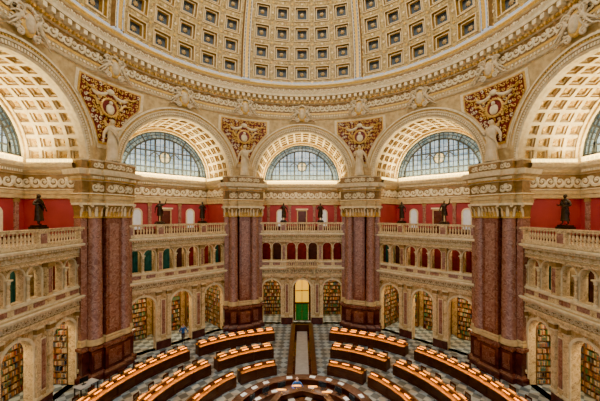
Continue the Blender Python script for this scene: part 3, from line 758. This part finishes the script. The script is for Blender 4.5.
# ------------------------------------------------------------ reading desks
CY=-.8
def C3(az,r,z=0): return (r*sin(az),CY+r*cos(az),z)
def part_mesh(f,name,mats):
    b=MB(); f(b); return b.mesh(name,mats)
lamp=MB()
lamp.lathe([(.0,0),(.06,0),(.06,.02),(.012,.03),(.010,.24)],8,0)
P=[]; LH=.27
for k in range(9):
    a=pi*k/8; P.append([(x,-.075*cos(a),.21+.06*sin(a)) for x in (-LH,-LH+.01,LH-.01,LH)])
lamp.grid(P,lambda i,j:1 if i in (0,1,2,5,6,7) else 0,True)
for x in (-LH,LH): lamp.face([(x,-.075*cos(pi*k/8),.21+.06*sin(pi*k/8)) for k in range(9)],0)
lamp.face([(-LH,-.07,.212),(LH,-.07,.212),(LH,.07,.212),(-LH,.07,.212)],1)
lampm=lamp.mesh('desk_lamp',[BRASS,AMBER])
seatm=part_mesh(lambda b:b.box(-.23,.23,-.22,.22,.42,.47,0),'seat',[WOODC])
def bkr(b):
    for x in (-.2,.2): b.box(x-.02,x+.02,.17,.21,.47,.92,0)
    b.box(-.22,.22,.175,.205,.8,.92,0); b.box(-.22,.22,.18,.2,.56,.62,0)
    for i in range(5): b.box(-.15+i*.075-.01,-.15+i*.075+.01,.18,.2,.47,.82,0)
bkm=part_mesh(bkr,'backrest',[WOOD]); legm=part_mesh(lambda b:b.box(-.02,.02,-.02,.02,0,.42,0),'leg',[WOOD])
chroot=bpy.data.objects.new('wooden_chair',None); COL.objects.link(chroot)
obj('seat',seatm,chroot); obj('backrest',bkm,chroot)
for x in (-.2,.2):
    for y in (-.19,.19): obj('leg',legm,chroot,(x,y,0))
chroot['label']='dark wooden slat-back chair drawn up to reading desk'; chroot['category']='chair'; chroot['group']='reading desk chairs'
chfirst=True
def light(kind,name,loc,energy,color,size=1,sy=None,rot=(0,0,0),spread=None):
    l=bpy.data.lights.new(name,kind); l.energy=energy; l.color=color
    if kind=='AREA':
        l.size=size
        if sy: l.shape='RECTANGLE'; l.size_y=sy
        if spread: l.spread=spread
    else: l.shadow_soft_size=size
    o=bpy.data.objects.new(name,l); COL.objects.link(o); o.location=loc; o.rotation_euler=rot; return o
rings=[(13.05,.50,[(12,43),(47,92)]),(9.7,.48,[(15,43),(47,92)]),(6.9,.40,[(17,40),(44,92)])]
for ri,(R_,hd,secs) in enumerate(rings):
    for (s0,s1) in secs:
        for sg in (-1,1):
            a0,a1=rad(s0)*sg,rad(s1)*sg
            if a0>a1:a0,a1=a1,a0
            am=(a0+a1)/2; base=C3(am,R_)
            r=bpy.data.objects.new('reading_desk',None); COL.objects.link(r); r.location=base
            r['label']='long curved mahogany reading desk with central divider'; r['category']='desk'; r['group']='curved reading desks'
            off=(-base[0],-base[1],0)
            b=MB(); e=.04/R_
            b.arc(R_-hd+.12,R_-hd+.2,a0+e,a1-e,0,.74,0,cy=CY); b.arc(R_+hd-.2,R_+hd-.12,a0+e,a1-e,0 if ri==2 else .55,.74,0,cy=CY)
            nn=max(2,int((a1-a0)*R_/1.3))
            for k in range(nn+1):
                a=a0+e+(a1-a0-2*e)*k/nn; w=.05/R_
                b.arc(R_-hd+.08,R_+hd-.12,a-w,a+w,0,.74,0,2,cy=CY)
                b.arc(R_-hd+.1,R_-hd+.14,a-w*2.2,a+w*2.2,0,.72,0,2,cy=CY)
            b.arc(R_-hd+.08,R_-hd+.2,a0,a1,0,.12,0,cy=CY)
            obj('desk_body',b.mesh('desk_body',[WOOD]),r,off)
            b=MB(); b.arc(R_-hd,R_+hd,a0,a1,.74,.79,0,cy=CY,top=0); b.arc(R_-hd+.05,R_+hd-.05,a0+e,a1-e,.79,.795,1,cy=CY); obj('desktop',b.mesh('desktop',[WOOD,WOODT]),r,off)
            b=MB(); b.arc(R_-.03,R_+.03,a0,a1,.79,1.00,0,cy=CY); b.arc(R_-.06,R_+.06,a0,a1,1.00,1.03,0,cy=CY); obj('divider',b.mesh('divider',[WOOD]),r,off)
            nl=max(3,int((a1-a0)*R_/.85))
            for k in range(nl):
                a=a0+(a1-a0)*(k+.5)/nl
                for dr in (-.20,.20):
                    if ri==2 and dr>0: continue
                    obj('desk_lamp',lampm,None,C3(a,R_+dr,.795),-a,label='small brass desk lamp with glowing amber shade',cat='lamp',group='reading desk lamps')
                light('AREA','desk_lamp_or_fill',C3(a,R_-.30,1.25),8.5,(1,.42,.06),.55,.2,(0,0,-a),rad(130))
                if ri<2: light('AREA','desk_lamp_or_fill',C3(a,R_+.30,1.25),8.5,(1,.42,.06),.55,.2,(0,0,-a),rad(130))
            if ri<2:
                nc=int((a1-a0)*R_/1.0)
                for k in range(nc):
                    a=a0+(a1-a0)*(k+.5)/nc; loc=C3(a,R_+hd+.22); rz=-a
                    if chfirst: chroot.location=loc; chroot.rotation_euler=(0,0,rz); chfirst=False
                    else: clone(chroot,loc,rz)

# ------------------------------------------------------------ central circulation desk
r=bpy.data.objects.new('circular_counter',None); COL.objects.link(r); r.location=(0,CY,0)
r['label']='round mahogany service counter with dark polished top'; r['category']='counter'
b=MB(); b.arc(3.95,4.15,rad(-110),rad(110),0,1.08,0); 
for k in range(45):
    a=rad(-110+k*5); b.arc(4.15,4.2,a-.012,a+.012,.1,1.0,0,2)
obj('counter_body',b.mesh('counter_body',[WOOD]),r)
b=MB(); b.arc(3.75,4.35,rad(-110),rad(110),1.08,1.14,0,top=1); obj('countertop',b.mesh('countertop',[WOOD,WOODC]),r)
b=MB(); b.arc(3.3,3.75,rad(-110),rad(110),0,.75,0,top=1); obj('inner_worktop',b.mesh('inner_worktop',[WOOD,WOODC]),r)
r=bpy.data.objects.new('raised_platform_desk',None); COL.objects.link(r); r.location=(0,CY,0)
r['label']='raised octagonal mahogany desk in the middle of the counter'; r['category']='desk'
b=MB(); b.lathe([(2.3,0),(2.3,.5),(2.1,.5)],8,0,sm=False); b.lathe([(1.95,.5),(1.95,1.45),(2.05,1.5)],8,0,sm=False)
for k in range(8):
    a=2*pi*(k+.5)/8; t=MB(); t.box(-.6,.6,1.80,1.84,.65,1.35,0); t.box(-.5,.5,1.84,1.87,.75,1.25,0); b.add(t,Matrix.Rotation(-a,4,'Z'))
obj('platform_base',b.mesh('platform_base',[WOOD]),r)
b=MB(); b.lathe([(2.1,1.5),(2.1,1.58),(1.7,1.58),(1.7,1.3)],8,[0,1,0],sm=False); b.lathe([(1.7,.5),(.001,.5)],8,[0],sm=False); b.lathe([(1.65,.5),(1.65,1.25),(1.25,1.25),(1.25,.5)],8,[0,1,0],sm=False); obj('desktop',b.mesh('platform_top',[WOOD,WOODC]),r)
monS=part_mesh(lambda b:(b.box(-.26,.26,-.02,.02,.14,.48,0),b.box(-.24,.24,-.026,-.02,.16,.46,1)),'screen',[DARK,SCREEN])
monB=part_mesh(lambda b:(b.box(-.12,.12,-.08,.08,0,.015,0),b.box(-.02,.02,.02,.05,0,.3,0)),'stand',[DARK])
def monitor(loc,rz,label):
    r=bpy.data.objects.new('computer_monitor',None); COL.objects.link(r); r.location=loc; r.rotation_euler=(0,0,rz)
    r['label']=label; r['category']='monitor'; obj('screen',monS,r); obj('stand',monB,r)
for az in (-75,-58,-40,-22,22,40,58,75):
    p=C3(rad(az),3.5,.75); monitor(p,-rad(az)+.0,'black computer monitor on the round counter')
pap=part_mesh(lambda b:b.box(-.18,.18,-.12,.12,0,.03,0),'paper_stack',[PAPER])
for az,rr,zz in ((-60,4.05,1.14),(-47,4.05,1.14),(-35,4.05,1.14),(-12,4.0,1.14),(10,4.05,1.14),(26,4.05,1.14),(38,4.05,1.14),(62,4.0,1.14),(-50,3.5,.75),(-30,3.5,.75),(10,3.5,.75),(30,3.5,.75),(50,3.5,.75),(-25,1.45,1.25),(15,1.45,1.25)):
    obj('paper_stack',pap,None,C3(rad(az),rr,zz),-rad(az+7),label='stack of white paper on the round counter',cat='paper',group='papers on the counter')
for az in (-40,-10,20,50):
    obj('desk_lamp',lampm,None,C3(rad(az),1.85,1.58),0,label='small brass desk lamp with glowing amber shade',cat='lamp',group='reading desk lamps')
    light('AREA','desk_lamp_or_fill',C3(rad(az),1.9,2.1),12,(1,.65,.3),.3,.3)
for az in (-55,-20,20,55): light('AREA','desk_lamp_or_fill',C3(rad(az),3.3,2.1),55,(1,.88,.72),.6,.4)  # added fill to brighten the counter; no desk lamp stands at these spots
ocs=part_mesh(lambda b:(b.box(-.24,.24,-.23,.23,.45,.52,0)),'oseat',[DARK]); ocb=part_mesh(lambda b:(b.box(-.21,.21,.21,.26,.6,1.0,0),b.box(-.03,.03,.22,.25,.5,.62,0)),'oback',[DARK])
ocp=part_mesh(lambda b:(b.lathe([(.03,.05),(.03,.45)],8,0),b.box(-.28,.28,-.03,.03,.03,.07,0),b.box(-.03,.03,-.28,.28,.03,.07,0)),'obase',[DARK])
for az in (-50,-20,32):
    r=bpy.data.objects.new('office_chair',None); COL.objects.link(r); r.location=C3(rad(az),2.75); r.rotation_euler=(0,0,-rad(az)+pi)
    r['label']='black swivel office chair inside the round counter'; r['category']='chair'
    obj('seat',ocs,r); obj('backrest',ocb,r); obj('base',ocp,r)
r=bpy.data.objects.new('passage_enclosure',None); COL.objects.link(r); r.location=(0,8.5,0)
r['label']='long mahogany parapet enclosing a pale marble passage'; r['category']='partition'
b=MB()
for sx in (-1,1):
    b.box(min(sx*.72,sx*1.02),max(sx*.72,sx*1.02),-4.6,4.8,0,.95,0); b.box(min(sx*.68,sx*1.06),max(sx*.68,sx*1.06),-4.65,4.85,.95,1.02,0)
    for k in range(10): b.box(min(sx*1.02,sx*1.05),max(sx*1.02,sx*1.05),-4.4+k*.94,-3.7+k*.94,.2,.85,0)
b.box(-.72,.72,4.7,4.85,0,.95,0)
obj('parapet',b.mesh('parapet',[WOOD]),r)
b=MB(); b.box(-.5,.5,-4.5,4.6,.1,.30,0); b.box(-.72,.72,-4.6,4.7,0,.1,1); obj('passage_floor',b.mesh('passage_floor',[GREYM,MAROON]),r)

# workstation by the pier
r=bpy.data.objects.new('computer_table',None); COL.objects.link(r); r.location=(-14.3,3.1,0); r.rotation_euler=(0,0,rad(70))
r['label']='small dark computer table beside the marble pier'; r['category']='table'
obj('tabletop',part_mesh(lambda b:b.box(-.6,.6,-.35,.35,.72,.76,0),'tabletop',[PAPER]),r)
lg=part_mesh(lambda b:b.box(-.03,.03,-.03,.03,0,.72,0),'tleg',[DARK])
for x in (-.55,.55):
    for y in (-.3,.3): obj('leg',lg,r,(x,y,0))
monitor((-14.4,3.0,.76),rad(60),'black computer monitor on small table by pier')

# ------------------------------------------------------------ people
def person(pose,loc,rz,label,shirt,sc=1.0,legs=((-.11,-.1),(.12,.1))):
    r=bpy.data.objects.new('person',None); COL.objects.link(r); r.location=loc; r.rotation_euler=(0,0,rz); r.scale=(sc,)*3
    r['label']=label; r['category']='person'
    obj('body',human(*pose,legs=legs,sub=2).mesh('body',[shirt,BLACKC,SKIN,DARK]),r); obj('hair',hair().mesh('hair',[HAIR]),r)
person(poses[0],bay(-45,0,15.6,0),rad(40),'person in blue shirt and dark trousers standing in archway',BLUE)
person(poses[2],(-.3,CY+2.85,0),0,'person in blue shirt standing behind the round counter',BLUE)

# ------------------------------------------------------------ lights
for nm,az in BAYS:
    a=-rad(az)
    light('AREA','ground_arcade_light',bay(az,0,17.2,5.9),900,(1,.68,.30),8,1.0,(-.1,0,a))
    light('AREA','upper_arcade_light',bay(az,0,16.7,9.7),240,(1,.72,.42),8,.25,(0,0,a))
    light('AREA','cove_light',bay(az,0,19.0,16.0),2100,(1,.78,.38),8.2,.3,(rad(180)-.25,0,a))
    light('AREA','gallery_light',bay(az,0,17.6,15.4),220,(1,.86,.66),7,1,(0,0,a))
light('POINT','lantern_light',(0,0,36),15000,(1,.93,.82),1.2)
light('POINT','room_fill_light',(0,-15,27),8000,(1,.90,.76),1.0)  # unseen fill added to brighten the whole room; no chandelier hangs here
w=bpy.data.worlds.new('world'); S.world=w; w.use_nodes=True
w.node_tree.nodes['Background'].inputs[0].default_value=(1,.96,.91,1); w.node_tree.nodes['Background'].inputs[1].default_value=1.12

cam=bpy.data.cameras.new('camera'); co=bpy.data.objects.new('camera',cam); COL.objects.link(co)
co.location=(0,-16.8,12); co.rotation_euler=(pi/2,0,0); cam.lens=18; cam.sensor_width=36
cam.shift_x=-2/600; cam.shift_y=13.5/600; cam.clip_end=200
S.camera=co
S.view_settings.view_transform='AgX'
try: S.view_settings.look='AgX - Punchy'
except Exception: pass
